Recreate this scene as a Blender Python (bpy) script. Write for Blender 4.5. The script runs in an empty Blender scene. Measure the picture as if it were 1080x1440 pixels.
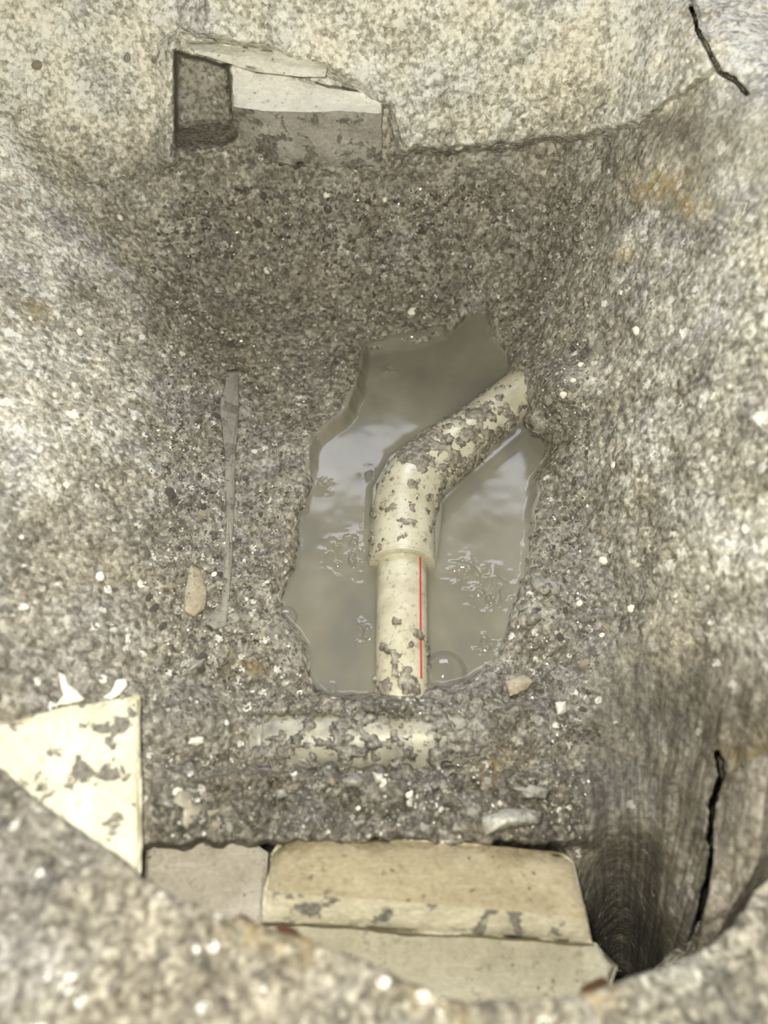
import bpy, math, random
import numpy as np
from mathutils import Vector

# ------------------------------------------------------------------ camera, world, light, exposure
PITCH = math.radians(33.0)
FPX = 1081.0                                    # focal length in pixels of the 1080 x 1440 frame
DIST = 0.5
CAM = np.array([0.0, -DIST*math.sin(PITCH), DIST*math.cos(PITCH)])
RIGHT = np.array([1.0, 0, 0])
UP = np.array([0, math.cos(PITCH), math.sin(PITCH)])
FWD = np.array([0, math.sin(PITCH), -math.cos(PITCH)])
scn = bpy.context.scene
col = scn.collection
cd = bpy.data.cameras.new('camera'); cam = bpy.data.objects.new('camera', cd); col.objects.link(cam)
cam.location = CAM; cam.rotation_euler = (PITCH, 0, 0)
cd.sensor_fit = 'VERTICAL'; cd.lens = 5.0; cd.sensor_height = 5.0*1440/FPX; cd.sensor_width = 5.0*1080/FPX
cd.clip_start = 0.01; cd.clip_end = 20
cd.dof.use_dof = True; cd.dof.focus_distance = 0.49; cd.dof.aperture_fstop = 5.0/6.0
scn.camera = cam

w = bpy.data.worlds.new('world'); scn.world = w; w.use_nodes = True
w.node_tree.nodes['Background'].inputs[0].default_value = (0.9, 0.93, 1.0, 1)
w.node_tree.nodes['Background'].inputs[1].default_value = 0.10

fl = bpy.data.lights.new('phone_torch', 'POINT'); fl.energy = 10.5; fl.color = (1.0, 0.968, 0.825); fl.shadow_soft_size = 0.012
flo = bpy.data.objects.new('phone_torch', fl); col.objects.link(flo)
flo.location = CAM + RIGHT*(-0.020) + UP*0.022
rl = bpy.data.lights.new('room_ceiling_lamp', 'AREA'); rl.shape = 'RECTANGLE'; rl.size = 1.6; rl.size_y = 1.1
rl.energy = 60; rl.color = (0.84, 0.88, 1.0)
rlo = bpy.data.objects.new('room_ceiling_lamp', rl); col.objects.link(rlo)
rlo.location = (0.0, 2.12, 2.2); rlo.rotation_euler = (math.radians(-20), 0, 0)

vs = scn.view_settings
vs.view_transform = 'Standard'; vs.look = 'None'; vs.gamma = 1; vs.use_curve_mapping = False; vs.exposure = 0.0

# ------------------------------------------------------------------ helpers
rng = np.random.default_rng(7); random.seed(7)

def rays(px, py):
    px = np.asarray(px, float); py = np.asarray(py, float)
    x = (px-540)/FPX; y = -(py-720)/FPX
    return FWD + x[..., None]*RIGHT + y[..., None]*UP

def at_z(px, py, z):
    """point of the pit at height z seen along a sight line"""
    d = rays(px, py); t = (np.asarray(z)-CAM[2])/d[..., 2]
    return CAM + d*t[..., None]

def h3(ix, iy, iz, s):
    n = (ix.astype(np.int64)*374761393 + iy.astype(np.int64)*668265263 + iz.astype(np.int64)*2147483647 + s*1274126177) & 0xffffffff
    n = ((n ^ (n >> 13))*1274126177) & 0xffffffff
    n = ((n ^ (n >> 15))*2246822519) & 0xffffffff
    n = n ^ (n >> 16)
    return (n & 0xffffff)/float(0xffffff)

def vnoise(p, s=0):
    i = np.floor(p); f = p-i; u = f*f*f*(f*(f*6-15)+10)
    r = 0
    for a in (0, 1):
        wa = u[:, 0] if a else 1-u[:, 0]
        for b in (0, 1):
            wb = u[:, 1] if b else 1-u[:, 1]
            for c in (0, 1):
                wc = u[:, 2] if c else 1-u[:, 2]
                r = r + wa*wb*wc*h3(i[:, 0]+a, i[:, 1]+b, i[:, 2]+c, s)
    return r*2-1

def fbm(p, o=4, s=0, g=0.5):
    a = 1; r = 0; tot = 0
    for k in range(o):
        r = r + a*vnoise(p*(2.03**k)+k*17.3, s+k); tot += a; a *= g
    return r/tot

def cells(p, s=0):
    i = np.floor(p); best = np.full(len(p), 9.0); idv = np.zeros(len(p))
    for a in (-1, 0, 1):
        for b in (-1, 0, 1):
            for c in (-1, 0, 1):
                x = i[:, 0]+a; y = i[:, 1]+b; z = i[:, 2]+c
                q = (x+h3(x, y, z, s)-p[:, 0])**2+(y+h3(x, y, z, s+1)-p[:, 1])**2+(z+h3(x, y, z, s+2)-p[:, 2])**2
                m = q < best
                best = np.where(m, q, best); idv = np.where(m, h3(x, y, z, s+3), idv)
    return np.sqrt(best), idv

def sstep(a, b, x):
    t = np.clip((x-a)/(b-a), 0, 1); return t*t*(3-2*t)

def polydist(px, py, poly, closed=True):
    """distance to an outline, negative inside when closed"""
    P = np.array(poly, float); n = len(P); d = np.full(np.shape(px), 1e9); ins = np.zeros(np.shape(px), bool)
    for k in range(n if closed else n-1):
        a = P[k]; b = P[(k+1) % n]; e = b-a; L = (e**2).sum()+1e-9
        t = np.clip(((px-a[0])*e[0]+(py-a[1])*e[1])/L, 0, 1)
        d = np.minimum(d, np.hypot(px-a[0]-t*e[0], py-a[1]-t*e[1]))
        if closed:
            c = ((a[1] > py) != (b[1] > py)) & (px < (b[0]-a[0])*(py-a[1])/(b[1]-a[1]+1e-12)+a[0])
            ins ^= c
    return np.where(ins, -d, d) if closed else d

def gauss(px, py, cx, cy, rx, ry=None):
    ry = ry or rx
    return np.exp(-((px-cx)/rx)**2-((py-cy)/ry)**2)

def mesh_np(name, V, F, mat, parent=None, smooth=True, attrs=None):
    me = bpy.data.meshes.new(name)
    V = np.asarray(V, float)
    if isinstance(F, np.ndarray):
        me.vertices.add(len(V)); me.vertices.foreach_set('co', V.ravel())
        k = F.shape[1]
        me.loops.add(F.size); me.loops.foreach_set('vertex_index', F.ravel().astype(np.int32))
        me.polygons.add(len(F)); me.polygons.foreach_set('loop_start', np.arange(0, F.size, k, dtype=np.int32))
        me.update(calc_edges=True); me.validate()
    else:
        me.from_pydata([tuple(v) for v in V], [], F); me.update()
    me.polygons.foreach_set('use_smooth', np.full(len(me.polygons), smooth))
    if attrs:
        for k, a in attrs.items():
            at = me.attributes.new(k, 'FLOAT', 'POINT'); at.data.foreach_set('value', np.asarray(a, np.float32))
    if mat: me.materials.append(mat)
    o = bpy.data.objects.new(name, me); col.objects.link(o)
    if parent: o.parent = parent
    return o

def tag(o, label, cat=None, group=None, kind=None):
    o['label'] = label
    if cat: o['category'] = cat
    if group: o['group'] = group
    if kind: o['kind'] = kind
    return o

def empty(name, loc=(0, 0, 0)):
    o = bpy.data.objects.new(name, None); col.objects.link(o); o.empty_display_size = 0.02; return o

def grid_faces(nr, nc, wrap=False):
    r = np.arange(nr-1)[:, None]; c = np.arange(nc if wrap else nc-1)[None, :]
    a = r*nc+c; b = r*nc+(c+1) % nc
    return np.stack([a, b, b+nc, a+nc], -1).reshape(-1, 4)

# ------------------------------------------------------------------ materials
class NT:
    def __init__(s, name):
        s.m = bpy.data.materials.new(name); s.m.use_nodes = True; s.t = s.m.node_tree
        s.b = s.t.nodes['Principled BSDF']; s.out = s.t.nodes['Material Output']
        s.co = s.t.nodes.new('ShaderNodeTexCoord').outputs['Object']
    def put(s, sock, v):
        if isinstance(v, (int, float)): sock.default_value = v
        elif isinstance(v, tuple): sock.default_value = v if len(v) == len(sock.default_value) else v+(1,)
        else: s.t.links.new(v, sock)
    def node(s, ty, **k):
        n = s.t.nodes.new(ty)
        for a, b in k.items(): setattr(n, a, b)
        return n
    def noise(s, scale, detail=4, rough=0.55, co=None, dist=0):
        n = s.node('ShaderNodeTexNoise'); s.put(n.inputs['Vector'], co or s.co)
        n.inputs['Scale'].default_value = scale; n.inputs['Detail'].default_value = detail
        n.inputs['Roughness'].default_value = rough; n.inputs['Distortion'].default_value = dist
        return n.outputs['Fac']
    def vor(s, scale, co=None, out='Color'):
        n = s.node('ShaderNodeTexVoronoi'); s.put(n.inputs['Vector'], co or s.co); n.inputs['Scale'].default_value = scale
        if out == 'Color':
            q = s.node('ShaderNodeSeparateColor'); s.t.links.new(n.outputs['Color'], q.inputs[0]); return q.outputs[0], n.outputs['Distance']
        return n.outputs[out]
    def math(s, op, a, b=0.0, clamp=False):
        n = s.node('ShaderNodeMath', operation=op, use_clamp=clamp); s.put(n.inputs[0], a); s.put(n.inputs[1], b); return n.outputs[0]
    def ramp(s, fac, stops, const=False):
        n = s.node('ShaderNodeValToRGB'); e = n.color_ramp.elements
        if const: n.color_ramp.interpolation = 'CONSTANT'
        for k, (p, c) in enumerate(stops):
            x = e[k] if k < 2 else e.new(p)
            x.position = p; x.color = (c, c, c, 1) if isinstance(c, (int, float)) else c+(1,)
        s.put(n.inputs[0], fac); return n.outputs[0]
    def mix(s, fac, a, b, mode='MIX'):
        n = s.node('ShaderNodeMix', data_type='RGBA', blend_type=mode)
        s.put(n.inputs[0], fac); s.put(n.inputs[6], a); s.put(n.inputs[7], b); return n.outputs[2]
    def attr(s, name):
        return s.node('ShaderNodeAttribute', attribute_name=name).outputs['Fac']
    def bump(s, h, strength, dist):
        n = s.node('ShaderNodeBump'); s.put(n.inputs['Height'], h); s.put(n.inputs['Strength'], strength); n.inputs['Distance'].default_value = dist
        s.t.links.new(n.outputs[0], s.b.inputs['Normal'])
    def bsdf(s, color, rough, spec=0.5):
        s.put(s.b.inputs['Base Color'], color); s.put(s.b.inputs['Roughness'], rough); s.put(s.b.inputs['Specular IOR Level'], spec)

def earth_material():
    s = NT('earth'); M = s.math
    wet = s.attr('wet'); pale = s.attr('pale'); tone = s.attr('tone'); och = s.attr('ochre'); stk = s.attr('streak')
    cv = s.node('ShaderNodeCombineXYZ'); s.put(cv.inputs[0], s.attr('su')); s.put(cv.inputs[1], s.attr('sv'))
    n1 = s.noise(40, 8, 0.72); n2 = s.noise(300, 4, 0.65); r1, d1 = s.vor(360); r2, d2 = s.vor(150)
    sn = s.noise(1.0, 5, 0.65, cv.outputs[0])
    v = M('ADD', M('ADD', M('MULTIPLY', n1, 0.36), M('MULTIPLY', n2, 0.52)), M('MULTIPLY', r1, 0.19))
    vs_ = M('ADD', M('ADD', M('MULTIPLY', sn, 0.50), M('MULTIPLY', n2, 0.42)), M('MULTIPLY', M('SUBTRACT', n1, .38), .35))
    mx = s.node('ShaderNodeMix', data_type='FLOAT'); s.put(mx.inputs[0], stk); s.put(mx.inputs[2], v); s.put(mx.inputs[3], vs_); v = mx.outputs[0]
    v = M('ADD', v, tone)
    vd = M('SUBTRACT', M('ADD', M('ADD', M('MULTIPLY', n1, .48), M('MULTIPLY', n2, .66)), M('MULTIPLY', r1, .15)), .155)
    vd = M('ADD', vd, tone)
    mx = s.node('ShaderNodeMix', data_type='FLOAT'); s.put(mx.inputs[0], stk); s.put(mx.inputs[2], vd); s.put(mx.inputs[3], vs_); vd = mx.outputs[0]
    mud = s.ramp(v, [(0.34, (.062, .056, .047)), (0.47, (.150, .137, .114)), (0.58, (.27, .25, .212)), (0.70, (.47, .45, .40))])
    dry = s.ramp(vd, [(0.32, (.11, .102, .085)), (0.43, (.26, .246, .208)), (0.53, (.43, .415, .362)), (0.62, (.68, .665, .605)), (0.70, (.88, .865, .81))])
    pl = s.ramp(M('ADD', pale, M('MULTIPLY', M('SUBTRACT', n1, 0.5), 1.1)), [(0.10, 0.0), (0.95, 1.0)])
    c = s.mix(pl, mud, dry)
    tint = s.ramp(s.noise(22, 2), [(0.38, (1.02, .98, .90)), (0.55, (1, 1, .97)), (0.68, (.97, .96, 1.01))])
    c = s.mix(1.0, c, tint, 'MULTIPLY')
    of = M('MULTIPLY', och, s.ramp(s.noise(120, 4, .7), [(0.38, 0.0), (0.58, 1.0)]))
    c = s.mix(of, c, (.34, .24, .06))
    fleck = M('MULTIPLY', M('MULTIPLY', M('GREATER_THAN', r2, 0.90), M('LESS_THAN', d2, 0.36)), M('GREATER_THAN', n2, 0.47))
    c = s.mix(M('MULTIPLY', fleck, M('SUBTRACT', 1.0, M('MULTIPLY', stk, .7))), c, (.66, .64, .58))
    r4, d4 = s.vor(85); sp = s.noise(210, 4, .7)
    wf = M('MULTIPLY', M('GREATER_THAN', r4, .80), M('LESS_THAN', M('ADD', d4, M('MULTIPLY', M('SUBTRACT', sp, .5), 1.1)), .30))
    c = s.mix(M('MULTIPLY', M('MULTIPLY', wf, pl), .85), c, (.80, .785, .73))
    ro = s.ramp(M('ADD', wet, M('MULTIPLY', M('SUBTRACT', n2, 0.5), 0.9)), [(0.2, .85), (0.9, .24)])
    s.bsdf(c, ro, 0.55)
    h = M('ADD', M('MULTIPLY', n2, 1.2), M('MULTIPLY', M('SUBTRACT', 1.0, d1), 0.55))
    h2 = M('ADD', M('MULTIPLY', sn, 0.8), M('MULTIPLY', n2, 0.5))
    hm = s.node('ShaderNodeMix', data_type='FLOAT'); s.put(hm.inputs[0], stk); s.put(hm.inputs[2], h); s.put(hm.inputs[3], h2)
    s.bump(hm.outputs[0], M('SUBTRACT', 0.8, M('MULTIPLY', pl, 0.25)), 0.0014)
    return s.m

def brick_material(name, base, dark, light, mud_amt=0.0, rough=.85, spots=True):
    s = NT(name); M = s.math
    n = s.noise(45, 5, .6); f = s.noise(420, 3, .6); r, d = s.vor(270); d = M('ADD', d, M('MULTIPLY', M('SUBTRACT', f, .5), 1.2))
    c = s.ramp(M('ADD', M('MULTIPLY', n, .6), M('MULTIPLY', f, .4)), [(0.34, dark), (0.5, base), (0.64, light)])
    mp_ = s.node('ShaderNodeMapping'); s.put(mp_.inputs[0], s.co); mp_.inputs['Scale'].default_value = (.10, 1, 1)
    sc_ = s.noise(520, 4, .65, mp_.outputs[0])
    c = s.mix(s.ramp(sc_, [(0.55, 0.0), (0.72, .4)]), c, tuple(min(1, q*1.35) for q in light))
    c = s.mix(s.ramp(s.noise(190, 4, .7), [(0.57, 0.0), (0.68, .55)]), c, tuple(q*.55 for q in dark))
    c = s.mix(M('MULTIPLY', M('GREATER_THAN', r, .93), M('LESS_THAN', d, .24)), c, tuple(x*.5 for x in base))
    if mud_amt > 0:
        mk = s.ramp(s.noise(62, 5, .62, dist=.3), [(0.60-mud_amt*.2, 0.0), (0.635-mud_amt*.2, 1.0)])
        mudc = s.ramp(f, [(0.3, (.10, .09, .078)), (0.7, (.26, .24, .20))])
        c = s.mix(mk, c, mudc)
    s.bsdf(c, rough, .3); s.bump(M('ADD', f, M('MULTIPLY', d, .5)), .5, .0008)
    return s.m

def mud_material(name='mud', c0=(.060, .054, .045), c1=(.16, .146, .122), c2=(.36, .335, .285)):
    s = NT(name); M = s.math
    n = s.noise(300, 4, .65); r, d = s.vor(400)
    c = s.ramp(M('ADD', M('MULTIPLY', n, .75), M('MULTIPLY', r, .25)), [(0.3, c0), (0.5, c1), (0.72, c2)])
    s.bsdf(c, s.ramp(n, [(0.35, .28), (0.65, .6)]), .5); s.bump(M('SUBTRACT', n, M('MULTIPLY', d, .5)), .8, .0012)
    return s.m

def plain(name, c, rough=.5, var=.15, scale=200, spec=.5, bump=.2):
    s = NT(name); n = s.noise(scale, 4, .6)
    s.bsdf(s.ramp(n, [(0.3, tuple(x*(1-var) for x in c)), (0.7, tuple(min(1, x*(1+var)) for x in c))]), rough, spec)
    s.bump(n, bump, .0006); return s.m

EARTH = earth_material()
MUD = mud_material()
SPATTER = mud_material('dried_mud_spatter', (.10, .09, .068), (.215, .192, .148), (.42, .385, .31))
CONCRETE = None
PVC = NT('cream_pipe_plastic')
_n = PVC.noise(70, 4, .6); _f = PVC.noise(260, 4, .7)
_c = PVC.ramp(_n, [(0.35, (.46, .425, .31)), (0.6, (.57, .54, .415))])
_c = PVC.mix(PVC.ramp(_f, [(0.54, 0.0), (0.70, 0.85)]), _c, (.25, .215, .145))
PVC.bsdf(_c, .28, .5); PVC = PVC.m
GREYPVC = NT('muddy_grey_pipe_plastic')
_n = GREYPVC.noise(45, 5, .65); _f = GREYPVC.noise(190, 5, .7)
_c = GREYPVC.ramp(_n, [(0.36, (.20, .19, .155)), (0.5, (.30, .285, .235)), (0.70, (.46, .43, .31))])
_c = GREYPVC.mix(GREYPVC.ramp(_f, [(0.54, 0.0), (0.64, 0.9)]), _c, (.15, .135, .11))
GREYPVC.bsdf(_c, .4, .5); GREYPVC.bump(_f, .3, .001); GREYPVC = GREYPVC.m
RED = plain('red_print', (.55, .06, .07), .35, .1)

# ------------------------------------------------------------------ layout traced on the photograph
PUDDLE = [(676, 428), (690, 440), (700, 470), (722, 500), (722, 520), (742, 560), (752, 600), (774, 606), (782, 628), (768, 660), (752, 680),
          (750, 720), (746, 760), (744, 800), (736, 830), (722, 868), (714, 900), (700, 926), (680, 944), (655, 962), (625, 972), (600, 968),
          (560, 976), (530, 982), (490, 984), (455, 984), (445, 975), (432, 950), (428, 910), (410, 892), (392, 870), (388, 840), (400, 812),
          (412, 800), (414, 760), (420, 720), (430, 690), (436, 650), (444, 620), (470, 600), (490, 580), (502, 556), (508, 520), (514, 492),
          (540, 486), (580, 480), (620, 470), (648, 446), (662, 430)]
NOTCH = [(246, 72), (318, 92), (332, 195), (290, 215), (246, 215)]
CRACKS = [([(972, 12), (980, 40), (998, 75), (1012, 100), (1032, 112), (1050, 132)], 4.2, .12),
          ([(1010, 1062), (1016, 1090), (1002, 1130), (998, 1180), (1004, 1190), (992, 1250), (980, 1300), (972, 1340)], 6, .07),
          ([(318, 92), (324, 130), (331, 190)], 5, .03),
          ([(800, 232), (802, 262), (796, 300)], 3, .006), ([(760, 240), (764, 275)], 3, .005),
          ([(735, 1010), (742, 1000), (798, 1080), (772, 1150)], 2.5, .004),
          ([(1030, 330), (1045, 300), (1052, 286)], 3, .006)]

# planes of the pit: floor, right clay bank, left bank, back bank; the broken ground above them
def plane_t(d, p0, n):
    n = np.array(n, float); n /= np.linalg.norm(n)
    dn = d@n; t = (n@(np.asarray(p0)-CAM))/np.where(dn < -1e-4, dn, -1e-4)
    return np.clip(t, 0, 3.0)

def pit_depth(px, py):
    d = rays(px, py)
    A = math.radians
    pr = at_z(800., 720., 0.0); plf = at_z(330., 720., 0.0)
    tf = plane_t(d, (0, 0, 0), (0, 0, 1))
    tr = plane_t(d, pr, (-math.sin(A(70)), -.10, math.cos(A(70))))
    tl = plane_t(d, plf, (math.sin(A(44)), .06, math.cos(A(44))))
    tb = plane_t(d, (0, .205, .0), (.0, -math.sin(A(74)), math.cos(A(74))))
    k = .018
    T = np.stack([tf, tr, tl, tb], -1)
    t = -k*np.log(np.exp(-np.clip(T, 0, 3)/k).sum(-1)+1e-30)
    which = T.argmin(-1)
    slope = np.maximum(plane_t(d, (0, .235, .058), (0, -math.sin(A(47)), math.cos(A(47)))), plane_t(d, (0, 0, .20), (0, 0, 1))*sstep(60, -60, py))
    tg = np.minimum(plane_t(d, (0, 0, .215), (0, 0, 1)), slope)
    kk = .008
    t2 = kk*np.logaddexp(t/kk, tg/kk)
    which = np.where((tg > t) & (which == 0), 3, which)
    return t2, which, d

def features(px, py):
    """depth changes along the sight line: hollows positive, heaps negative (metres)"""
    wob = 5*fbm(np.stack([px/22, py/22, px*0], -1), 3, 91)
    pd = polydist(px, py, PUDDLE)+wob
    dt = .030*sstep(4, -40, pd) - .004*sstep(34, 6, np.abs(pd-20))
    dt -= .004*sstep(80, 20, np.abs(pd-30))
    nd = polydist(px, py, NOTCH)+wob*.4
    dt += .055*sstep(3, -5, nd)*sstep(215, 165, py)
    dt -= .010*sstep(-14, 0, nd)*sstep(30, 8, nd)*sstep(262, 240, px)      # bright raised shoulder left of the notch
    for P, wd, dep in CRACKS:
        cdst = polydist(px+wob*.6, py+wob*.5, P, False)
        dt += dep*sstep(wd, wd*.35, cdst+2.2*fbm(np.stack([px/9, py/9, px*0], -1), 2, 95))
    # overhanging crust of the concrete along the top right of the back bank
    crust = polydist(px, py, [(240, -250), (252, 40), (330, 60), (450, 92), (545, 150), (560, 215), (700, 205), (880, 182), (960, 130), (1005, 95), (976, 0), (976, -250)])+wob*1.6
    dt -= .018*sstep(8, -8, crust)*sstep(230, 300, px)
    # mud heaped over the two pipe ends and banked up before the bricks
    dt -= .030*gauss(px, py, 785, 545, 42, 36) + .012*gauss(px, py, 740, 590, 16)
    dt -= .010*sstep(972, 992, py+wob*3)*sstep(1020, 1000, py+wob*3)*sstep(330, 400, px)*sstep(800, 720, px)
    dt -= .019*sstep(1070, 1100, py+wob*4)*sstep(1196, 1180, py+wob*1.5)*sstep(190, 260, px)*sstep(860, 790, px)
    dt -= .020*gauss(px, py, 715, 1030, 55, 40) + .012*gauss(px, py, 280, 1010, 60, 45) + .010*gauss(px, py, 560, 990, 26, 14)
    # lumpy debris bank right of the puddle's lower end
    dt -= .010*gauss(px, py, 765, 880, 38, 60)
    # the ground drops under the bricks and into the gap beside them
    dt += .050*sstep(1180, 1204, py+wob*2)*sstep(0, -26, px-np.clip(798+(py-1190)*.27, 798, 850))*sstep(150, 215, px)
    dt += .12*gauss(px, py, 872, 1385, 50, 150)*sstep(1130, 1230, py)
    dt += .03*sstep(1280, 1400, py)
    return dt, pd, nd, crust

_xs = np.concatenate([np.arange(-420, -16, 14), np.arange(-16, 1098, 2.2), np.arange(1100, 1520, 14)]).astype(float)
_ys = np.concatenate([np.arange(-330, -16, 14), np.arange(-16, 1420, 2.2), np.arange(1424, 1760, 14)]).astype(float)
GX, GY = np.meshgrid(_xs, _ys); NR, NC = GX.shape
px = GX.ravel(); py = GY.ravel()
t0, which, D = pit_depth(px, py)
dt, pd, nd, crust = features(px, py)
P0 = CAM + D*(t0+dt)[:, None]
f_big = fbm(P0*26, 4, 3)
f_mid = fbm(P0*95, 3, 11)
f_fine = fbm(P0*330, 3, 21)
c1, _ = cells(P0*240, 31); c2, cid = cells(P0*95, 41)
ang = np.arctan2(px-880, 1560-py); rad = np.hypot(px-880, 1560-py)
su = ang*52 + .5*fbm(P0*40, 2, 61); sv = rad/95
streak = sstep(770, 900, px+100*f_big+50*f_mid)*sstep(860, 1040, py+120*f_big)*sstep(1090, 1040, px)
streak = np.maximum(streak, .55*sstep(880, 960, px+40*f_big)*sstep(330, 230, py+60*f_big)*sstep(90, 150, py))
f_str = fbm(np.stack([su*.55, sv*.8, su*0], -1), 4, 71)
lump = np.where(cid > .55, np.clip(.55-c2, 0, 1), 0)
grit = (.0075*f_big + .0036*f_mid + .0022*f_fine - .0020*(c1-.5) + -.0045*-lump)
smear = .006*f_big + .0030*f_str + .0010*f_fine
bank = sstep(1080, 1100, py)*sstep(1200, 1170, py)*sstep(200, 240, px)*sstep(840, 790, px)
c3, _ = cells(P0*42, 45)
grit = grit*(1-.45*np.clip(sstep(330, 60, px)+sstep(840, 960, px)+sstep(200, 90, py), 0, 1)) + bank*(.022*(.55-c3)+.003*f_mid)
disp = grit*(1-streak) + smear*streak
disp *= (.30+.70*sstep(-2, 34, pd))*(1-.5*sstep(3, -5, nd))
T = t0+dt-disp
PV = CAM + D*T[:, None]
TG = T.reshape(NR, NC); TSM = (t0+dt-.0075*f_big*(1-streak)).reshape(NR, NC)

def surf_t(x, y, TG=TG):
    """depth of the pit surface on a sight line"""
    i = np.clip(np.searchsorted(_ys, y)-1, 0, NR-2); j = np.clip(np.searchsorted(_xs, x)-1, 0, NC-2)
    fy = (y-_ys[i])/(_ys[i+1]-_ys[i]); fx = (x-_xs[j])/(_xs[j+1]-_xs[j])
    return (TG[i, j]*(1-fx)*(1-fy)+TG[i, j+1]*fx*(1-fy)+TG[i+1, j]*(1-fx)*fy+TG[i+1, j+1]*fx*fy)

def surf(x, y, lift=0.0):
    return CAM + rays(x, y)*(surf_t(x, y)-lift)

# ground colour with torch brightness painted in: dry pale plaster and concrete high up, wet mud low down
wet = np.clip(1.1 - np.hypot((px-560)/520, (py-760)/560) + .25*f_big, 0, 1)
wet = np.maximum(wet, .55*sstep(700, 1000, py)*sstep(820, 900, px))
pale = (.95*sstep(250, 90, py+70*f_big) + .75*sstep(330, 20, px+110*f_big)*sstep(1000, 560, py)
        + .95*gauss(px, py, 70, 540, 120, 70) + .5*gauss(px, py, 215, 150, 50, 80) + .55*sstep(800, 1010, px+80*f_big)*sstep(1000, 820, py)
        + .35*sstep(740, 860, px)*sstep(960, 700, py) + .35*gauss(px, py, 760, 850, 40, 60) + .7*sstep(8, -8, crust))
pale *= 1-.95*sstep(8, -2, nd)  # notch coloured darker, its shadow put into the earth colour
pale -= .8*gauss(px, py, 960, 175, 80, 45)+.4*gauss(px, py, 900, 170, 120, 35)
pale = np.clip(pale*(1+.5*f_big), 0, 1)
tone = .03*sstep(520, 300, py) + .075*sstep(260, 60, py) + .03*sstep(300, 60, px)*sstep(1000, 700, py) - .055*sstep(930, 1010, py)*sstep(190, 230, px) - .045*bank - .02*streak + .03*f_big  # darker soil by the bricks; lightening at top and left imitates torchlight
och = np.clip(.9*gauss(px, py, 925, 262, 40, 24)+.8*gauss(px, py, 975, 290, 22, 22)+.6*gauss(px, py, 882, 350, 18, 16)+.5*gauss(px, py, 350, 940, 22, 10)
              + .45*gauss(px, py, 55, 440, 20)+.5*gauss(px, py, 80, 640, 14)+.6*gauss(px, py, 1060, 1080, 40, 30)+.5*gauss(px, py, 690, 1075, 22, 24), 0, 1)
FC = grid_faces(NR, NC)
FW = which[FC[:, 0]]
# irregular meeting lines between bed and banks
DEFS = [('floor', 0, 'wet gritty brown mud bed of the dug pit around the puddle', 'pit floor'),
        ('wall_right', 1, 'smeared grey clay bank on the right of the pit, streaked downwards', 'pit wall'),
        ('wall_left', 2, 'pale sandy earth bank sloping up on the left of the pit', 'pit wall'),
        ('wall_back', 3, 'far bank of crumbly earth under pale broken concrete', 'pit wall')]
SHEETS = {}
for nm, idx, lab, cat in DEFS:
    F = FC[FW == idx][:, ::-1]
    used = np.unique(F); mp = np.zeros(len(PV), np.int64); mp[used] = np.arange(len(used))
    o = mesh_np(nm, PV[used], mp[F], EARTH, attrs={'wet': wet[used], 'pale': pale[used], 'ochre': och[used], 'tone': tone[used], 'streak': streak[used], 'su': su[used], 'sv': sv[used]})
    SHEETS[nm] = tag(o, lab, cat, kind='structure')

# ------------------------------------------------------------------ near broken rim (in front, close to the camera)
EDGE = [(-420, 960), (-200, 1010), (-60, 1050), (0, 1082), (60, 1128), (110, 1165), (165, 1200), (205, 1238), (260, 1268), (330, 1292), (372, 1300), (440, 1322), (500, 1345), (560, 1372),
        (610, 1398), (660, 1408), (730, 1406), (800, 1400), (850, 1385), (880, 1374), (930, 1362), (985, 1338), (1030, 1300), (1060, 1262), (1095, 1225), (1200, 1150), (1500, 1000)]
def resample(P, n):
    P = np.array(P, float); L = np.r_[0, np.cumsum(np.hypot(*np.diff(P[:, :2], axis=0).T))]
    s = np.linspace(0, L[-1], n); return np.stack([np.interp(s, L, P[:, k]) for k in range(P.shape[1])], 1)
E = resample(EDGE, 620)
E += 5*np.stack([fbm(np.stack([E[:, 0]/26, E[:, 1]/26, E[:, 0]*0], -1), 4, 201), fbm(np.stack([E[:, 0]/26, E[:, 1]/26, E[:, 0]*0], -1), 4, 205)], 1)
zr = .100 + .008*np.cos((E[:, 0]-500)/400) - .02*sstep(700, 1100, E[:, 0])
rows = []
top = at_z(E[:, 0], E[:, 1], zr)
cen = np.array([0.03, -.02, 0])
outd = top-cen; outd[:, 2] = 0; outd /= np.linalg.norm(outd, axis=1)[:, None]
for k in np.linspace(1, 0, 14)[:-1]:                                   # broken face going down
    rows.append(top+outd*(.006+.012*math.sin(k*3))-np.array([0, 0, 1])*(.002+k*.10))
for k in np.linspace(0, 1, 8):                                         # rounded lip
    a = k*math.pi/2; rows.append(top+outd*(.006*(1-math.cos(a)))+np.array([0, 0, 1])*(.006*math.sin(a)-.002))
for k in (np.linspace(0, 1, 130)**1.25)[1:]:                           # upper surface running out past the frame
    rows.append(top+outd*(.006+k*.30)+np.array([0, 0, .004+.018*min(1, k*3)]))
R = np.stack(rows); nr, ncl = R.shape[:2]; V = R.reshape(-1, 3)
V = V + np.array([0, 0, 1])*(.010*fbm(V*38, 4, 211)+.0035*fbm(V*160, 3, 215)-.0022*(cells(V*230, 217)[0]-.5))[:, None]
_n = fbm(V*30, 3, 219)
rx = np.tile(E[:, 0], nr); ry_ = np.repeat(np.arange(nr), ncl)
pal = np.clip(.02+.22*_n + .9*np.exp(-((rx-925)/60)**2)*sstep(36, 18, ry_)*sstep(10, 16, ry_) + .5*np.exp(-((rx-1040)/40)**2)*sstep(36, 20, ry_)*sstep(10, 16, ry_), 0, 1)
rusty = np.clip(sstep(26, 18, ry_)*(.8*np.exp(-((rx-350)/25)**2)+.9*np.exp(-((rx-420)/28)**2)+.7*np.exp(-((rx-600)/60)**2)+np.exp(-((rx-840)/26)**2)), 0, 1)
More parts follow.
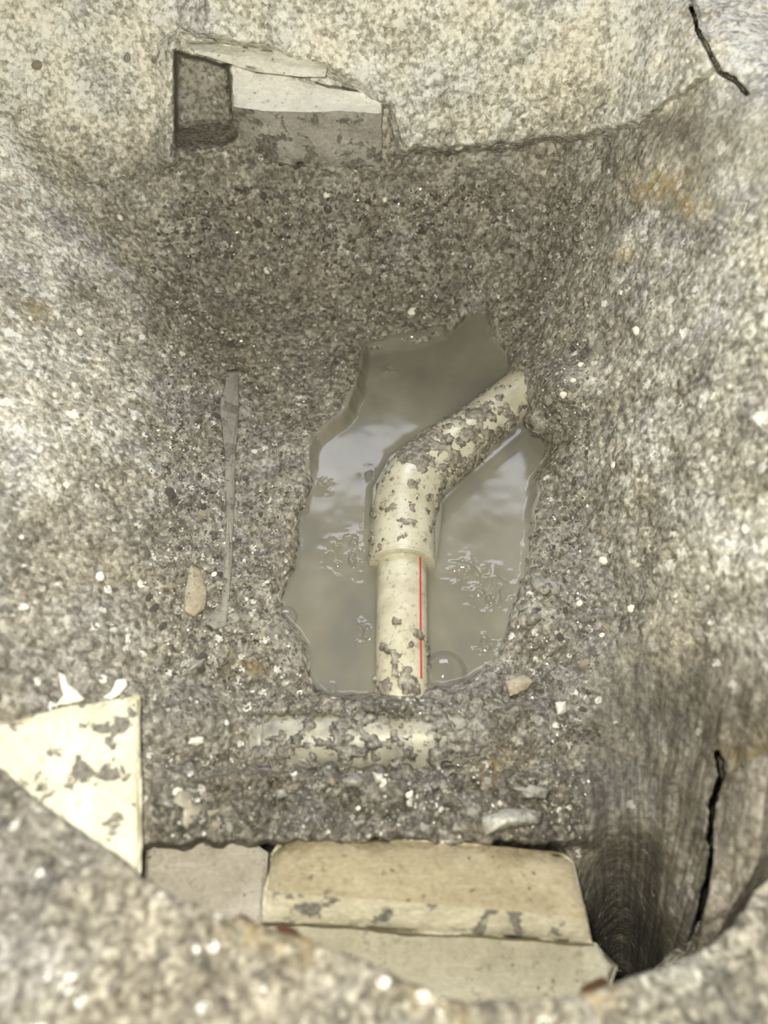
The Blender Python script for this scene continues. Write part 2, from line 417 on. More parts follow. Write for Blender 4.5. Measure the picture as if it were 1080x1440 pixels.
RIM = mesh_np('wall_front', V, grid_faces(nr, ncl), EARTH, attrs={'wet': pal*0+.15, 'pale': pal, 'ochre': rusty*.5, 'tone': pal*0-.03+.05*_n, 'streak': pal*0, 'su': pal*0, 'sv': pal*0})
tag(RIM, 'blurred near edge of the broken concrete floor across the bottom', 'concrete rim', kind='structure')

# ------------------------------------------------------------------ bricks: lofts through traced edges, with real thickness
def loft(name, rows, z_down, mats, label=None, cat='brick', group=None, nu=90, step=9, amp=.0010, chip=.0022, seed=0, down=None, parent=None, rnd=3):
    """rows: traced edge lines (px, py, z) back to front; the block reaches z_down below"""
    L = [resample([tuple(at_z(np.array(float(p[0])), np.array(float(p[1])), p[2])) for p in r], nu) for r in rows]
    G = [L[0]]
    for a, b in zip(L[:-1], L[1:]):
        for k in range(1, step+1): G.append(a+(b-a)*k/step)
    G = np.stack(G)
    nvv = G.shape[0]
    cen_ = G.reshape(-1, 3).mean(0)
    # outline loop for the sides
    ring = np.concatenate([G[0, :], G[1:, -1], G[-1, -2::-1], G[-2:0:-1, 0]])
    dirv = np.array(down if down is not None else (0, 0, -1.0)); dirv = dirv/np.linalg.norm(dirv)
    V = [G.reshape(-1, 3)]; nG = nvv*nu
    idx = np.arange(nG).reshape(nvv, nu)
    rid = np.concatenate([idx[0, :], idx[1:, -1], idx[-1, -2::-1], idx[-2:0:-1, 0]])
    F = [grid_faces(nvv, nu)]
    m = len(rid); prev = rid; base = nG
    depth = z_down
    for k, q in enumerate((.04, .12, .3, .55, .8, 1.0)):
        off = (ring-cen_); off -= dirv*(off@dirv)[:, None]; off /= np.linalg.norm(off, axis=1)[:, None]
        V.append(ring+dirv*depth*q+off*.0008)
        cur = base+np.arange(m); base += m
        nx = np.roll(np.arange(m), -1)
        F.append(np.stack([prev, cur, cur[nx], prev[nx]], -1)[:, ::-1]); prev = cur
    V = np.concatenate(V); F = np.concatenate(F)
    # soften the outer edge of the top and chip it
    e = np.zeros(len(V)); ed = np.minimum(np.minimum(np.arange(nvv)[:, None], nvv-1-np.arange(nvv)[:, None])*1.0+0*np.arange(nu)[None], np.minimum(np.arange(nu), nu-1-np.arange(nu))[None]*1.0)
    e[:nG] = np.clip(1-ed.ravel()/rnd, 0, 1)**2
    ch = np.clip(fbm(V*120, 3, seed+5)-.05, 0, 1)
    V = V + dirv*(e*.0012+e*ch*chip*4)[:, None]
    n = fbm(V*70, 4, seed+9); n2 = fbm(V*300, 3, seed+13)
    V[:nG] += -dirv*(amp*n+amp*.45*n2)[:nG, None]
    V[nG:] += (np.stack([n, fbm(V*70+9, 3, seed+17), n2*0], -1)*.0012)[nG:]
    bot = [int(x) for x in prev]
    faces = [tuple(int(x) for x in f) for f in F]+[tuple(bot)]
    me = bpy.data.meshes.new(name); me.from_pydata([tuple(v) for v in V], [], faces); me.update()
    for p in me.polygons: p.use_smooth = True
    me.polygons[-1].use_smooth = False
    me.set_sharp_from_angle(angle=math.radians(40))
    for mm in (mats if isinstance(mats, list) else [mats]): me.materials.append(mm)
    if isinstance(mats, list):
        per = (nu-1)*step
        for k in range(len(rows)-1):
            for f in range(k*per, (k+1)*per): me.polygons[f].material_index = min(k, len(mats)-1)
        for f in range((nvv-1)*(nu-1), len(me.polygons)): me.polygons[f].material_index = len(mats)-1
    o = bpy.data.objects.new(name, me); col.objects.link(o)
    if parent: o.parent = parent
    if label: tag(o, label, cat, group)
    return o

TAN = brick_material('tan_brick_dusty', (.31, .262, .165), (.235, .195, .12), (.38, .33, .22))
TANEDGE = brick_material('tan_brick_pale_edge', (.50, .455, .335), (.41, .37, .265), (.62, .575, .45), .2)
PINKGREY = brick_material('pinkish_grey_brick', (.36, .325, .27), (.29, .26, .215), (.43, .395, .335))
BUFF = brick_material('buff_brick', (.355, .328, .25), (.295, .272, .205), (.42, .39, .31))
CREAM = brick_material('cream_brick', (.62, .585, .44), (.52, .49, .36), (.72, .69, .55), .11)
WHITE = brick_material('white_block', (.84, .82, .77), (.72, .70, .65), (.90, .89, .86), 0)
GREYBLK = brick_material('grey_block_face', (.34, .32, .275), (.24, .225, .19), (.46, .44, .385), .34)

loft('brick', [[(384, 1200, .018), (400, 1180, .018), (430, 1171, .018), (520, 1177, .018), (640, 1186, .018), (730, 1192, .018), (790, 1199, .018), (806, 1212, .018)],
               [(374, 1252, .034), (420, 1258, .034), (540, 1266, .035), (700, 1280, .035), (826, 1292, .034)],
               [(368, 1296, .026), (430, 1296, .026), (560, 1307, .026), (700, 1315, .026), (832, 1326, .026)]],
     .05, [TAN, TANEDGE], 'tan dusty brick with a pale chamfered front edge, widest of the front bricks', seed=300, group=None)
loft('brick', [[(186, 1195, .008), (215, 1182, .010), (270, 1174, .010), (320, 1180, .010), (355, 1186, .010), (374, 1200, .010)],
               [(150, 1320, .012), (250, 1330, .012), (366, 1330, .012)]],
     .05, PINKGREY, 'pinkish grey flat brick between the cream brick and the wide tan brick', seed=320, step=16)
loft('brick', [[(362, 1285, .006), (500, 1290, .006), (700, 1300, .006), (800, 1312, .006), (836, 1326, .006)],
               [(362, 1340, .008), (500, 1345, .008), (700, 1350, .008), (868, 1358, .006)],
               [(362, 1450, .008), (500, 1460, .008), (700, 1460, .008), (840, 1430, .006)]],
     .05, BUFF, 'smooth buff brick lying lowest, directly under the wide tan brick', seed=340, step=12)
loft('brick', [[(-90, 1052, .115), (0, 1020, .100), (60, 1004, .089), (130, 988, .078), (196, 979, .066)],
               [(-90, 1190, .108), (60, 1190, .084), (198, 1190, .064)],
               [(-90, 1330, .098), (60, 1330, .078), (192, 1290, .060)]],
     .055, CREAM, 'cream mud-spattered brick standing at the left beside the near rim', seed=360, step=14, down=(-.36, .05, -1))
# block walled into the far bank
def back_pt_rows(rows, lift):
    out = []
    for r in rows:
        q = []
        for x, y in r:
            p = CAM+rays(x, y)*(surf_t(x, y)-lift); q.append(p)
        out.append(q)
    return out
def loft3(name, rows3, **k):
    global at_z
    keep = at_z
    at_z = lambda a, b, c: np.array(c)
    try: return loft(name, [[(0., 0., tuple(p)) for p in r] for r in rows3], **k)
    finally: at_z = keep
ref = surf_t(420., 150.); ref2 = surf_t(430., 220.)
def on_t(x, y, t): return CAM+rays(x, y)*t
loft3('brick', [[on_t(x, y, ref-.014) for x, y in [(326, 92), (360, 96), (410, 108), (460, 124), (535, 134)]],
                [on_t(x, y, ref-.018) for x, y in [(328, 150), (370, 156), (430, 158), (480, 156), (536, 160)]],
                [on_t(x, y, ref2-.001) for x, y in [(332, 200), (380, 228), (440, 236), (490, 238), (534, 240)]]],
      z_down=.05, mats=[WHITE, GREYBLK], label='whitish block with a smooth grey face walled into the far bank', seed=380, step=10, amp=.0022, chip=.004, down=(0, 1, -.3))
lipt = min(surf_t(a, b) for a, b in [(270., 60.), (330., 66.), (400., 80.), (450., 92.)])-.003
lipm = brick_material('pale_mortar', (.74, .72, .63), (.58, .56, .48), (.86, .84, .76), 0)
loft3('mortar_lip', [[on_t(x, y, lipt-.002) for x, y in [(262, 62), (300, 62), (360, 70), (420, 78), (456, 90)]],
                     [on_t(x, y, lipt-.005) for x, y in [(268, 70), (300, 74), (360, 84), (420, 94), (458, 98)]],
                     [on_t(x, y, lipt-.004) for x, y in [(276, 76), (306, 84), (350, 98), (420, 108), (456, 108)]]],
      z_down=.03, mats=lipm, label='pale mortar ledge jutting out above the whitish block', cat='mortar', seed=400, step=6, amp=.0025, chip=.003, nu=60, down=(0, 1, -.3))

# slab of clay split off the right bank
CLAY = mud_material('clay_slab', (.12, .105, .085), (.23, .205, .165), (.36, .325, .27))
loft3('clay_slab', [[surf(x, y, .012) for x, y in [(1022, 1092), (1050, 1070), (1084, 1066)]],
                    [surf(x, y, .018) for x, y in [(1006, 1150), (1040, 1150), (1072, 1150)]],
                    [surf(x, y, .020) for x, y in [(1006, 1215), (1030, 1215), (1062, 1212)]],
                    [surf(x, y, .022) for x, y in [(988, 1290), (1008, 1285), (1032, 1270)]],
                    [surf(x, y, .022) for x, y in [(976, 1346), (984, 1342), (1000, 1326)]]],
      z_down=.02, mats=CLAY, label='thin brownish slab of clay split off the right bank behind cracks', cat='clay', seed=420, step=10, nu=40, amp=.003, down=(.8, .3, -.5))

# ------------------------------------------------------------------ pipes
def tube(name, C, Rr, mat, parent=None, n=48, cap=True, thick=None):
    C = np.array(C, float); m = len(C)
    tg = np.gradient(C, axis=0); tg /= np.linalg.norm(tg, axis=1)[:, None]
    upv = np.array([0, 0, 1.0]); V = []
    for k in range(m):
        s = np.cross(tg[k], upv); s /= np.linalg.norm(s); u = np.cross(s, tg[k])
        a = np.linspace(0, 2*math.pi, n, endpoint=False)
        V.append(C[k]+Rr[k]*(np.cos(a)[:, None]*s+np.sin(a)[:, None]*u))
    V = np.concatenate(V)
    F = [tuple(int(x) for x in f) for f in grid_faces(m, n, True)[:, ::-1]]
    if cap: F += [tuple(range(n)), tuple(range(n*(m-1), n*m))[::-1]]
    return mesh_np(name, V, F, mat, parent)

def zpath(pts, n):
    return resample([tuple(at_z(np.array(float(a)), np.array(float(b)), c)) for a, b, c in pts], n)

ZA = .004
pipe = empty('elbow_pipe')
tag(pipe, 'cream plastic pipe with a bent elbow joint, lying in the muddy puddle', 'pipe')
RS = .0152
straight = zpath([(564, 1000, -.004), (565, 960, -.001), (565, 880, ZA), (566, 770, ZA)], 40)
tube('straight_pipe', straight, np.full(40, RS), PVC, pipe)
ctl = [(566, 792, ZA), (567, 745, ZA), (569, 712, ZA), (577, 686, ZA), (594, 664, ZA), (616, 647, ZA), (640, 628, ZA), (652, 618, ZA)]
eb = zpath(ctl, 60)
for _ in range(6): eb[1:-1] = (eb[:-2]+2*eb[1:-1]+eb[2:])/4
s = np.linspace(0, 1, 60)
er = .0200+.0010*sstep(.3, .5, s)*sstep(.85, .55, s)
er = np.where(s < .03, .0201, er); er = er-.0022*sstep(.93, 1.0, s)
elbow = tube('elbow_joint', eb, er, PVC, pipe, n=64)
a0 = eb[0]; dr = eb[0]-eb[4]; dr /= np.linalg.norm(dr)
rim_c = np.array([a0-dr*.0006, a0-dr*.0003, a0+dr*.0004, a0+dr*.0010, a0+dr*.0014, a0+dr*.0016])
tube('socket_rim', rim_c, np.array([.0194, .0202, .0206, .0206, .0201, .0158]), PVC, elbow, n=64)
ob = zpath([(636, 632, ZA), (690, 588, ZA+.001), (740, 548, ZA+.001), (775, 520, ZA)], 40)
tube('outlet_pipe', ob, np.full(40, .0172), PVC, pipe)
# printed red line along the straight pipe
def stripe(path, Rr, a0_, a1_, k0, k1):
    C = path[k0:k1]; tg = np.gradient(C, axis=0); tg /= np.linalg.norm(tg, axis=1)[:, None]; V = []
    for q, tt in zip(C, tg):
        s_ = np.cross(tt, [0, 0, 1.0]); s_ /= np.linalg.norm(s_); u = np.cross(s_, tt)
        for r_ in (Rr-.001, Rr+.00025):
            for a in (a0_, (a0_+a1_)/2, a1_): V.append(q+r_*(math.cos(a)*s_+math.sin(a)*u))
    m = len(C); F = []
    for k in range(m-1):
        o = k*6; ring = [0, 3, 4, 5, 2, 1]
        for i in range(6):
            a, b = ring[i], ring[(i+1) % 6]; F.append((o+a, o+b, o+6+b, o+6+a))
    return V, F
A0 = math.radians(46)                     # measured round from the right-hand side of the pipe
sv_, sf_ = stripe(straight, RS, A0-.045, A0+.045, 6, 36)
tag(mesh_np('printed_line', sv_, sf_, RED, pipe, False), 'thin red printed line along the straight pipe')

def crust_on(name, path, Rfun, parent, thr, scale, seed, amt=.0030, arc=(-.1, math.pi+.1), dens=None, mat=None):
    """mud stuck on a pipe: lumps that stand on its skin, one mesh"""
    m = 150; nA = 90
    C = resample([tuple(p) for p in path], m); tg = np.gradient(C, axis=0); tg /= np.linalg.norm(tg, axis=1)[:, None]
    a = np.linspace(arc[0], arc[1], nA); P = []; N = []
    for k in range(m):
        s_ = np.cross(tg[k], [0, 0, 1.0]); s_ /= np.linalg.norm(s_); u = np.cross(s_, tg[k])
        nn = np.cos(a)[:, None]*s_+np.sin(a)[:, None]*u
        P.append(C[k]+Rfun(k/(m-1))*nn); N.append(nn)
    P = np.concatenate(P); N = np.concatenate(N)
    f = fbm(P*scale, 4, seed, .55)
    if dens is not None: f = f+np.repeat(dens(np.linspace(0, 1, m)), nA)
    h = np.clip((f-thr)/.10, 0, 1)
    g = fbm(P*420, 3, seed+4)
    V = P+N*(-.0008+(h**.5)*(amt*.45+amt*.5*np.clip(f-thr, 0, .4)/.4+amt*.28*g))[:, None]
    F = grid_faces(m, nA)[:, ::-1]
    keep = (h[F] > 0).any(1); F = F[keep]
    used = np.unique(F); mp = np.zeros(len(V), int); mp[used] = np.arange(len(used))
    o = mesh_np(name, V[used], mp[F], mat or SPATTER, parent); o['kind'] = 'stuff'; o['label'] = 'wet brown mud spatter stuck to the pipe'
    return o
crust_on('mud_spatter', straight, lambda q: RS, pipe, .32, 150, 505, dens=lambda q: .42*np.exp(-((q-.12)/.07)**2)+.20*np.exp(-((q-.33)/.07)**2)-.25*sstep(.45, .6, q))
crust_on('mud_spatter', eb, lambda q: .0205, pipe, .02, 170, 521, dens=lambda q: -.22+.55*np.exp(-((q-.72)/.22)**2)+.1*np.exp(-((q-.3)/.1)**2), amt=.0024)
crust_on('mud_spatter', ob, lambda q: .0172, pipe, .13, 190, 537, amt=.0020, dens=lambda q: .04+.32*np.exp(-((q-.2)/.14)**2)+.4*sstep(.7, .95, q))

hp = empty('buried_pipe')
tag(hp, 'grey muddy pipe half buried crosswise between the puddle and the bricks', 'pipe')
hpath = zpath([(372, 1043, -.0015), (480, 1042, -.0005), (600, 1038, 0.0), (760, 1034, -.004)], 60)
tube('pipe_body', hpath, np.full(60, .0168), GREYPVC, hp)
cpath = zpath([(326, 1045, -.0055), (352, 1044, -.002), (379, 1043, -.0012)], 20)
tube('pipe_coupling', cpath, np.r_[np.full(18, .0180), .0178, .0172], GREYPVC, hp)
crust_on('mud_spatter', np.concatenate([cpath[::3], hpath[2:]]), lambda q: .0172, hp, .0, 150, 553, mat=MUD, amt=.0036, dens=lambda q: -.02+.55*sstep(.70, .92, q)+.4*sstep(.07, .0, q))

# ------------------------------------------------------------------ puddle
def water_material():
    s = NT('murky_water'); M = s.math
    n = s.noise(16, 3, .5); f = s.noise(60, 4, .6)
    c = s.ramp(M('ADD', M('MULTIPLY', n, .8), M('MULTIPLY', f, .2)), [(0.38, (.185, .178, .150)), (0.5, (.225, .210, .160)), (0.62, (.27, .256, .21))])
    s.bsdf(c, .13, .5); s.b.inputs['IOR'].default_value = 1.36
    s.b.inputs['Alpha'].default_value = .90
    return s.m
WATER = water_material()
wx = np.arange(372, 800, 1.6); wy = np.arange(410, 1000, 1.6)
X, Y = np.meshgrid(wx, wy); x = X.ravel(); y = Y.ravel()
wob = 5*fbm(np.stack([x/22, y/22, x*0], -1), 3, 91)
wd = polydist(x, y, PUDDLE)+wob
PIPE_OUT = [(530, 990), (530, 800), (519, 790), (524, 690), (548, 645), (590, 616), (640, 585), (730, 518), (760, 590), (655, 680), (622, 712), (613, 790), (600, 800), (600, 990)]
pdist = polydist(x, y, PIPE_OUT)
base = at_z(x, y, np.full(x.shape, .0005))
h = .0092*np.clip(.95+.8*fbm(base*40, 2, 603), .3, 1.4)*np.clip(1-np.clip(-wd, 0, 99)/12.0, 0, 1)**1.6*(1-.7*sstep(620, 900, y)) + .0032*np.exp(-np.clip(pdist, 0, 99)/4.5)
h = np.minimum(h, .014)
h = h + .00035*fbm(base*38, 3, 601)
for cx, cy, r, a in [(488, 785, 24, 1.0), (496, 770, 10, .8), (690, 835, 26, 1.0), (650, 805, 20, .7), (684, 908, 16, .9), (508, 890, 14, .9), (728, 838, 14, .7), (518, 664, 9, 1.1), (456, 683, 9, 1.0), (546, 523, 8, .8), (505, 762, 9, .9), (470, 972, 9, .7)]:
    h = h + a*.0023*np.exp(-((x-cx)**2+(y-cy)**2)/(r*r))*np.clip(fbm(base*205+cx, 3, 611)+.12, 0, 1)*2.0
V = base + np.array([0, 0, 1.0])*h[:, None]
F = grid_faces(len(wy), len(wx))[:, ::-1]
F = F[(wd[F] < 5).all(1)]
used = np.unique(F); mp = np.zeros(len(V), int); mp[used] = np.arange(len(used))
water = mesh_np('puddle', V[used], mp[F], WATER)
tag(water, 'murky grey-brown water puddle around the elbow pipe', 'water')

# bubbles floating at the puddle's edge
s = NT('bubble_film')
tr = s.node('ShaderNodeBsdfTransparent'); gl = s.node('ShaderNodeBsdfGlossy'); gl.inputs['Roughness'].default_value = .03
fr = s.node('ShaderNodeFresnel'); fr.inputs[0].default_value = 1.33
mxs = s.node('ShaderNodeMixShader'); s.t.links.new(s.math('ADD', s.math('MULTIPLY', fr.outputs[0], .22), .04), mxs.inputs[0]); s.t.links.new(tr.outputs[0], mxs.inputs[1]); s.t.links.new(gl.outputs[0], mxs.inputs[2])
s.t.links.new(mxs.outputs[0], s.out.inputs['Surface']); FILM = s.m
def bubble(bx, by, rp, label, sq=.7):
    c = at_z(np.array(float(bx)), np.array(float(by)), .001); r = rp*np.linalg.norm(c-CAM)/FPX
    V = []; nA = 32; nE = 10
    for k in range(nE):
        e = k/nE*math.pi/2
        for j in range(nA):
            a = 2*math.pi*j/nA; V.append(c+np.array([r*math.cos(e)*math.cos(a), r*math.cos(e)*math.sin(a), r*sq*math.sin(e)]))
    for j in range(nA):
        a = 2*math.pi*j/nA; V.insert(j, c+np.array([r*1.04*math.cos(a), r*1.04*math.sin(a), -.0004]))
    V.append(c+np.array([0, 0, r*sq]))
    F = [tuple(int(q) for q in f) for f in grid_faces(nE+1, nA, True)]
    o = nE*nA
    F += [(o+j, o+(j+1) % nA, len(V)-1) for j in range(nA)]
    return tag(mesh_np('bubble', V, F, FILM), label, 'bubble', 'bubbles on the puddle')
bubble(625, 945, 30, 'largest bubble, low dome on the water right of the pipe end')
bubble(401, 868, 17, 'round bubble at the far left edge of the puddle')
bubble(426, 716, 9, 'small bubble at the left rim of the puddle level with the elbow')
bubble(511, 738, 6, 'tiny bubble touching the left side of the elbow joint')
bubble(620, 732, 7, 'tiny bubble in the inner bend right of the elbow joint')
bubble(424, 945, 13, 'clouded bubble at the lower left corner of the puddle', .55)
bubble(419, 908, 8, 'small bubble between the two bubbles on the left edge', .6)

# ------------------------------------------------------------------ stones, chips and scraps
def rock_mesh(name, seed, sub=2, flat=.6, rough=.35, mat=None):
    import bmesh
    bm = bmesh.new(); bmesh.ops.create_icosphere(bm, subdivisions=sub, radius=1)
    P = np.array([v.co[:] for v in bm.verts])
    f = 1+rough*fbm(P*1.3+seed*3.1, 3, seed)+.12*fbm(P*4, 2, seed+2)
    P = P*f[:, None]; P[:, 2] *= flat
    for v, p in zip(bm.verts, P): v.co = p
    me = bpy.data.meshes.new(name); bm.to_mesh(me); bm.free()
    for p in me.polygons: p.use_smooth = sub > 2
    if mat: me.materials.append(mat)
    return me

def put_rock(name, me, x_, y_, size, lift=.35, rot=None, stretch=(1, 1, 1), parent=None):
    o = bpy.data.objects.new(name, me); col.objects.link(o)
    t = surf_t(x_, y_); r = size*t/FPX
    e = 4.0
    pu = surf(x_+e, y_)-surf(x_-e, y_); pv = surf(x_, y_-e)-surf(x_, y_+e)
    n = Vector(np.cross(pu, pv)).normalized(); toc = Vector(CAM-surf(x_, y_)).normalized(); n = (n+toc*1.2).normalized()
    o.location = Vector(surf(x_, y_))+n*(r*lift*.5)
    q = n.to_track_quat('Z', 'X'); from mathutils import Quaternion
    o.rotation_mode = 'QUATERNION'; o.rotation_quaternion = q @ Quaternion((0, 0, 1), rot if rot is not None else random.uniform(0, 6.28))
    o.scale = (r*stretch[0], r*stretch[1], r*stretch[2])
    if parent: o.parent = parent
    return o

def flatrock(name, poly, mat, label, cat, lift=.004, thick=.006, seed=0, dome=.3):
    """a chip with a traced outline, lying on the ground"""
    P = np.array(poly, float); P = resample(np.vstack([P, P[:1]]), 41)[:-1]
    P += 1.2*np.stack([fbm(np.stack([P[:, 0]/7, P[:, 1]/7, P[:, 0]*0+seed], -1), 3, seed), fbm(np.stack([P[:, 0]/7, P[:, 1]/7, P[:, 0]*0+seed+9], -1), 3, seed)], 1)
    c = P.mean(0); t = float(np.mean([surf_t(a, b) for a, b in P])); ts = np.array([surf_t(a, b) for a, b in P])*.5+t*.5
    V = []; rings = [(.0, 0), (.3, 0), (.6, .05), (.85, .18), (.96, .42), (1.0, .8), (.98, 1.2), (.9, 2.6)]
    V.append(CAM+rays(c[0], c[1])*(surf_t(c[0], c[1], TSM)-lift-thick*dome))
    for s_, dn in rings[1:]:
        q = c+(P-c)*s_; tt = surf_t(q[:, 0], q[:, 1], TSM)-lift-thick*dome*(1-s_)+thick*.5*dn
        V.append(CAM+rays(q[:, 0], q[:, 1])*tt[:, None])
    V = np.vstack([np.atleast_2d(v) for v in V]); V += (.0009*fbm(V*260, 3, seed))[:, None]*np.array([0, -.5, .8])
    F = [(0, 1+k, 1+(k+1) % 40) for k in range(40)]
    for r_ in range(len(rings)-2):
        b = 1+r_*40
        F += [(b+k, b+40+k, b+40+(k+1) % 40, b+(k+1) % 40) for k in range(40)]
    b = 1+(len(rings)-2)*40; F.append(tuple(range(b, b+40))[::-1])
    return tag(mesh_np(name, V, F, mat), label, cat)

WCHIP = plain('white_plaster_chip', (.80, .77, .66), .7, .1)
PSTONE = brick_material('pale_stone', (.36, .345, .30), (.20, .19, .165), (.56, .545, .49), .3)
TSTONE = brick_material('tan_stone', (.36, .31, .22), (.25, .215, .15), (.46, .41, .31), .1, .5)
GSTRIP = brick_material('grey_plastic_scrap', (.27, .255, .215), (.21, .198, .165), (.32, .305, .26), .25, .55)
CSCRAP = plain('beige_plastic_scrap', (.30, .275, .205), .45, .2, 80)
flatrock('plaster_chip', [(82, 945), (92, 950), (96, 962), (110, 972), (120, 984), (100, 990), (78, 992), (90, 978), (84, 960)], WCHIP, 'white branched plaster chip behind the cream brick', 'plaster chip', .006, .003, 11)
flatrock('plaster_chip', [(164, 956), (178, 954), (180, 964), (170, 976), (156, 984), (144, 982), (156, 972)], WCHIP, 'white curved plaster chip above the corner of the cream brick', 'plaster chip', .006, .003, 12)
flatrock('stone', [(268, 792), (282, 800), (292, 830), (288, 858), (272, 868), (258, 860), (260, 826), (264, 805)], TSTONE, 'tan oval stone set in the bank left of the puddle', 'stone', .004, .006, 13)
flatrock('plastic_strip', [(318, 520), (336, 516), (336, 580), (331, 650), (330, 720), (326, 800), (322, 850), (318, 882), (308, 880), (314, 820), (318, 740), (316, 660), (314, 600), (306, 560), (316, 552)], GSTRIP, 'long thin grey strip standing upright in the mud left of the puddle', 'strip', .0033, .003, 14, .5)
flatrock('plastic_scrap', [(286, 876), (300, 862), (318, 858), (320, 880), (304, 886)], GSTRIP, 'small grey scrap at the foot of the long grey strip', 'scrap', .004, .003, 15)
flatrock('stone', [(676, 1150), (705, 1138), (740, 1136), (762, 1142), (760, 1158), (735, 1164), (700, 1168), (682, 1176)], PSTONE, 'pale rough lump just behind the right end of the tan brick', 'stone', .010, .010, 16, .8)
flatrock('stone', [(780, 988), (796, 985), (797, 1002), (784, 1006)], WCHIP, 'small bright white chip at the foot of the right bank', 'stone', .005, .006, 17, .6)
flatrock('plastic_scrap', [(250, 1112), (268, 1112), (270, 1130), (292, 1142), (312, 1138), (296, 1150), (276, 1156), (268, 1172), (256, 1160), (258, 1136), (240, 1128)], CSCRAP, 'torn beige scrap stuck in the mud above the pinkish grey brick', 'scrap', .004, .003, 18, .3)
flatrock('stone', [(222, 1122), (236, 1124), (246, 1136), (234, 1138), (220, 1130)], PSTONE, 'small shiny pale stone just left of the torn beige scrap', 'stone', .007, .006, 19, .7)
flatrock('stone', [(268, 1038), (286, 1036), (288, 1044), (276, 1050), (264, 1046)], WCHIP, 'white chip between the cream brick and the buried pipe', 'stone', .005, .005, 20, .6)
flatrock('stone', [(310, 214), (318, 212), (324, 220), (316, 224)], WCHIP, 'tiny white chip below the dark notch in the far bank', 'stone', .004, .004, 21, .7)
flatrock('stone', [(304, 926), (316, 920), (322, 930), (310, 938)], PSTONE, 'pale grit stone left of the puddle bubble', 'stone', .005, .006, 22, .8)
flatrock('stone', [(268, 930), (290, 926), (284, 938), (264, 944)], PSTONE, 'flat pale grit stone near the brown stain left of the puddle', 'stone', .005, .006, 23, .8)
flatrock('stone', [(745, 805), (762, 812), (790, 822), (786, 836), (766, 838), (748, 826)], PSTONE, 'pale crumbly stone on the right shore of the puddle', 'stone', .006, .008, 24, .8)
flatrock('stone', [(740, 866), (752, 856), (762, 868), (752, 880), (740, 880)], PSTONE, 'round pale stone lower on the right shore of the puddle', 'stone', .006, .008, 25, .8)
flatrock('stone', [(710, 958), (738, 948), (752, 958), (738, 972), (716, 980)], TSTONE, 'tan flat stone under the lower right corner of the puddle', 'stone', .005, .006, 26, .6)
flatrock('stone', [(720, 1108), (745, 1102), (772, 1110), (768, 1124), (740, 1122)], PSTONE, 'grey-white flake at the foot of the right bank behind the bricks', 'stone', .008, .006, 27, .6)
flatrock('stone', [(480, 1096), (500, 1086), (512, 1096), (506, 1108), (486, 1108)], PSTONE, 'pale stone in the mud just below the middle of the buried pipe', 'stone', .006, .007, 28, .8)
flatrock('stone', [(524, 1086), (538, 1088), (540, 1100), (528, 1102)], WCHIP, 'white chip below the buried pipe, right of the pale stone', 'stone', .006, .006, 29, .8)
flatrock('stone', [(386, 1110), (402, 1108), (406, 1120), (390, 1124)], PSTONE, 'pale grit stone below the left end of the buried pipe', 'stone', .006, .006, 30, .8)

STONES = [rock_mesh('pebble', 40+k, 2, .6, .4, m) for k, m in enumerate([PSTONE, MUD, PSTONE, TSTONE, WCHIP, MUD])]
ZONES = [((360, 470, 200, 470), 34, 'grit stone in the mud above the puddle', 'grit stones above the puddle'),
         ((210, 400, 480, 960), 52, 'grit stone in the mud left of the puddle', 'grit stones left of the puddle'),
         ((755, 830, 420, 1000), 36, 'grit stone in the mud right of the puddle', 'grit stones right of the puddle'),
         ((210, 790, 1085, 1165), 46, 'grit stone in the mud bank behind the bricks', 'grit stones behind the bricks'),
         ((20, 200, 60, 900), 40, 'grit stone in the pale left bank', 'grit stones in the left bank'),
         ((840, 1060, 230, 900), 34, 'grit stone in the grey right bank', 'grit stones in the right bank')]
for (x0, x1, y0, y1), n, lab, grp in ZONES:
    n = int(n*.7) if 'behind' in lab else n
    k = 0; tries = 0
    if grp.endswith('above the puddle'): x1 = 760
    while k < n and tries < 2000:
        tries += 1
        xx = random.uniform(x0, x1); yy = random.uniform(y0, y1)
        if polydist(np.array([xx]), np.array([yy]), PUDDLE)[0] < 14: continue
        if 330 < xx < 700 and 1000 < yy < 1082: continue
        mi = random.choices(range(6), [4, 0, 4, 1, 2.5, 0] if 'bank' in lab and 'behind' not in lab else [4, 3, 4, 2, 1.2, 3])[0]; me = STONES[mi]
        look = ['pale grey rounded', 'muddy brown', 'pale grey angular', 'tan', 'white', 'dark brown lumpy'][mi]
        sz = random.uniform(3.0, 6.5) if random.random() < .8 else random.uniform(6.5, 9)
        o = put_rock('pebble', me, xx, yy, sz, .3, None, (1, random.uniform(.6, 1), random.uniform(.6, 1)))
        tag(o, ('larger ' if sz > 6.5 else 'small ')+look+' '+lab, 'pebble', grp); k += 1

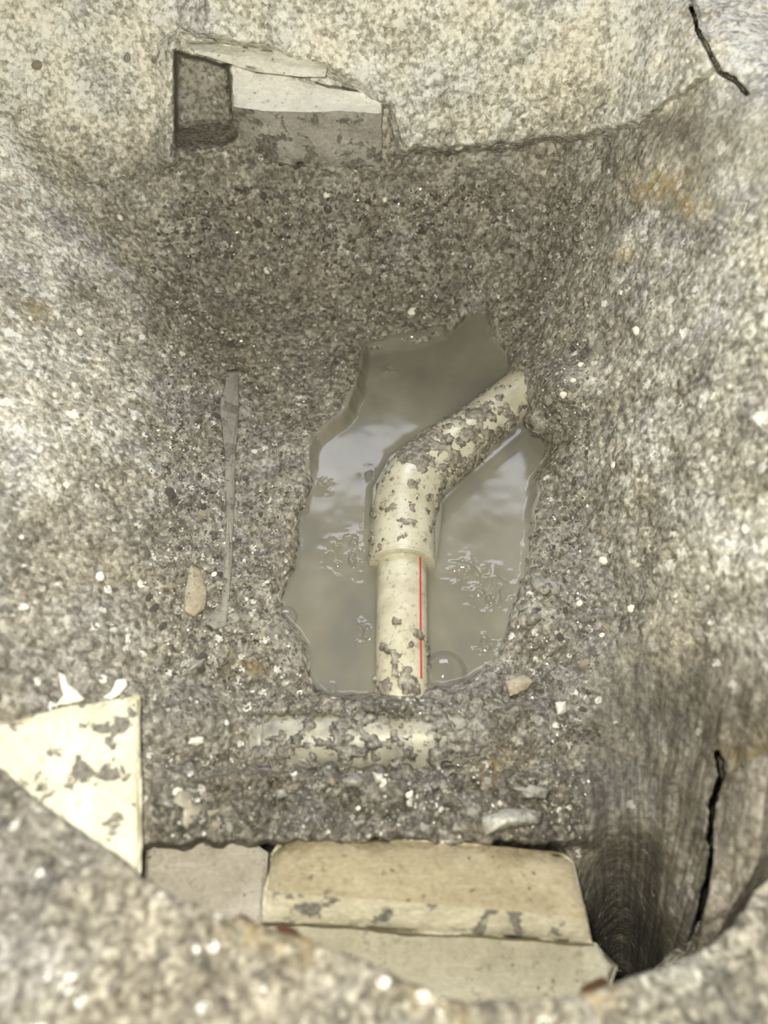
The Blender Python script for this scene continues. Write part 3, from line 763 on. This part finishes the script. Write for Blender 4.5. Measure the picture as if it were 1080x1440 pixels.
RUSTY = mud_material('rusty_crumb', (.05, .025, .012), (.14, .075, .035), (.26, .15, .08))
for (bx, by, sx, sy), lab in [((348, 1297, 13, 5), 'brown crumb on the rim edge in front of the pinkish grey brick'),
                              ((406, 1311, 17, 7), 'long brown crumb on the rim edge in front of the wide tan brick'),
                              ((838, 1390, 18, 9), 'dark brown crumb on the rim edge by the right end of the buff brick')]:
    o = bpy.data.objects.new('rust_crumb', rock_mesh('rust_crumb', bx, 3, .6, .5, RUSTY)); col.objects.link(o)
    p = at_z(np.array(float(bx)), np.array(float(by)), .100 if bx < 700 else .093); k = np.linalg.norm(p-CAM)/FPX
    o.location = p; o.scale = (sx*k, sy*k, sy*k); o.rotation_euler = (0, 0, -.45 if bx < 700 else .45)
    tag(o, lab, 'crumb', 'brown crumbs along the rim')

# loose wet crumbs and sand grains nobody could count: one part of each surface
import bmesh as _bm
def grains(parent, n, zone, seed, rmin, rmax, mat, name='sand_grains'):
    g = np.random.default_rng(seed)
    b = _bm.new(); _bm.ops.create_icosphere(b, subdivisions=1, radius=1)
    base = np.array([v.co[:] for v in b.verts]); fc = np.array([[v.index for v in f.verts] for f in b.faces]); b.free()
    X = g.uniform(zone[0], zone[1], n*3); Y_ = g.uniform(zone[2], zone[3], n*3)
    dP = polydist(X, Y_, PUDDLE)
    ok = (dP > 4) & (fbm(np.stack([X/40, Y_/40, X*0], -1), 3, seed) > -.35) & ~((X > 350) & (X < 640) & (Y_ > 1004) & (Y_ < 1080))
    X = X[ok][:n]; Y_ = Y_[ok][:n]; m = len(X)
    t = surf_t(X, Y_); C = CAM+rays(X, Y_)*t[:, None]
    r = (rmin+(rmax-rmin)*g.random(m)**3)*t/FPX
    jit = 1+g.uniform(-.35, .35, (m, len(base), 1))
    V = C[:, None, :]+base[None]*r[:, None, None]*jit*g.uniform(.6, 1.2, (m, 1, 3))
    F = fc[None]+(np.arange(m)*len(base))[:, None, None]
    o = mesh_np(name, V.reshape(-1, 3), F.reshape(-1, 3), mat, parent, False)
    o['kind'] = 'stuff'; return o
GR = NT('sand_grain'); _r, _d = GR.vor(260); _n = GR.noise(260, 3)
GR.bsdf(GR.ramp(_r, [(0.0, (.07, .062, .052)), (.55, (.19, .175, .145)), (.85, (.33, .31, .26)), (1.0, (.62, .60, .54))]), .28, .6); GR = GR.m
grains(SHEETS['floor'], 9000, (230, 830, 260, 1180), 5, 1.2, 4.2, GR)
grains(SHEETS['wall_back'], 2600, (250, 840, 262, 440), 6, 1.2, 4.0, GR)
grains(SHEETS['wall_left'], 2200, (210, 340, 300, 1000), 8, 1.2, 4.2, GR)
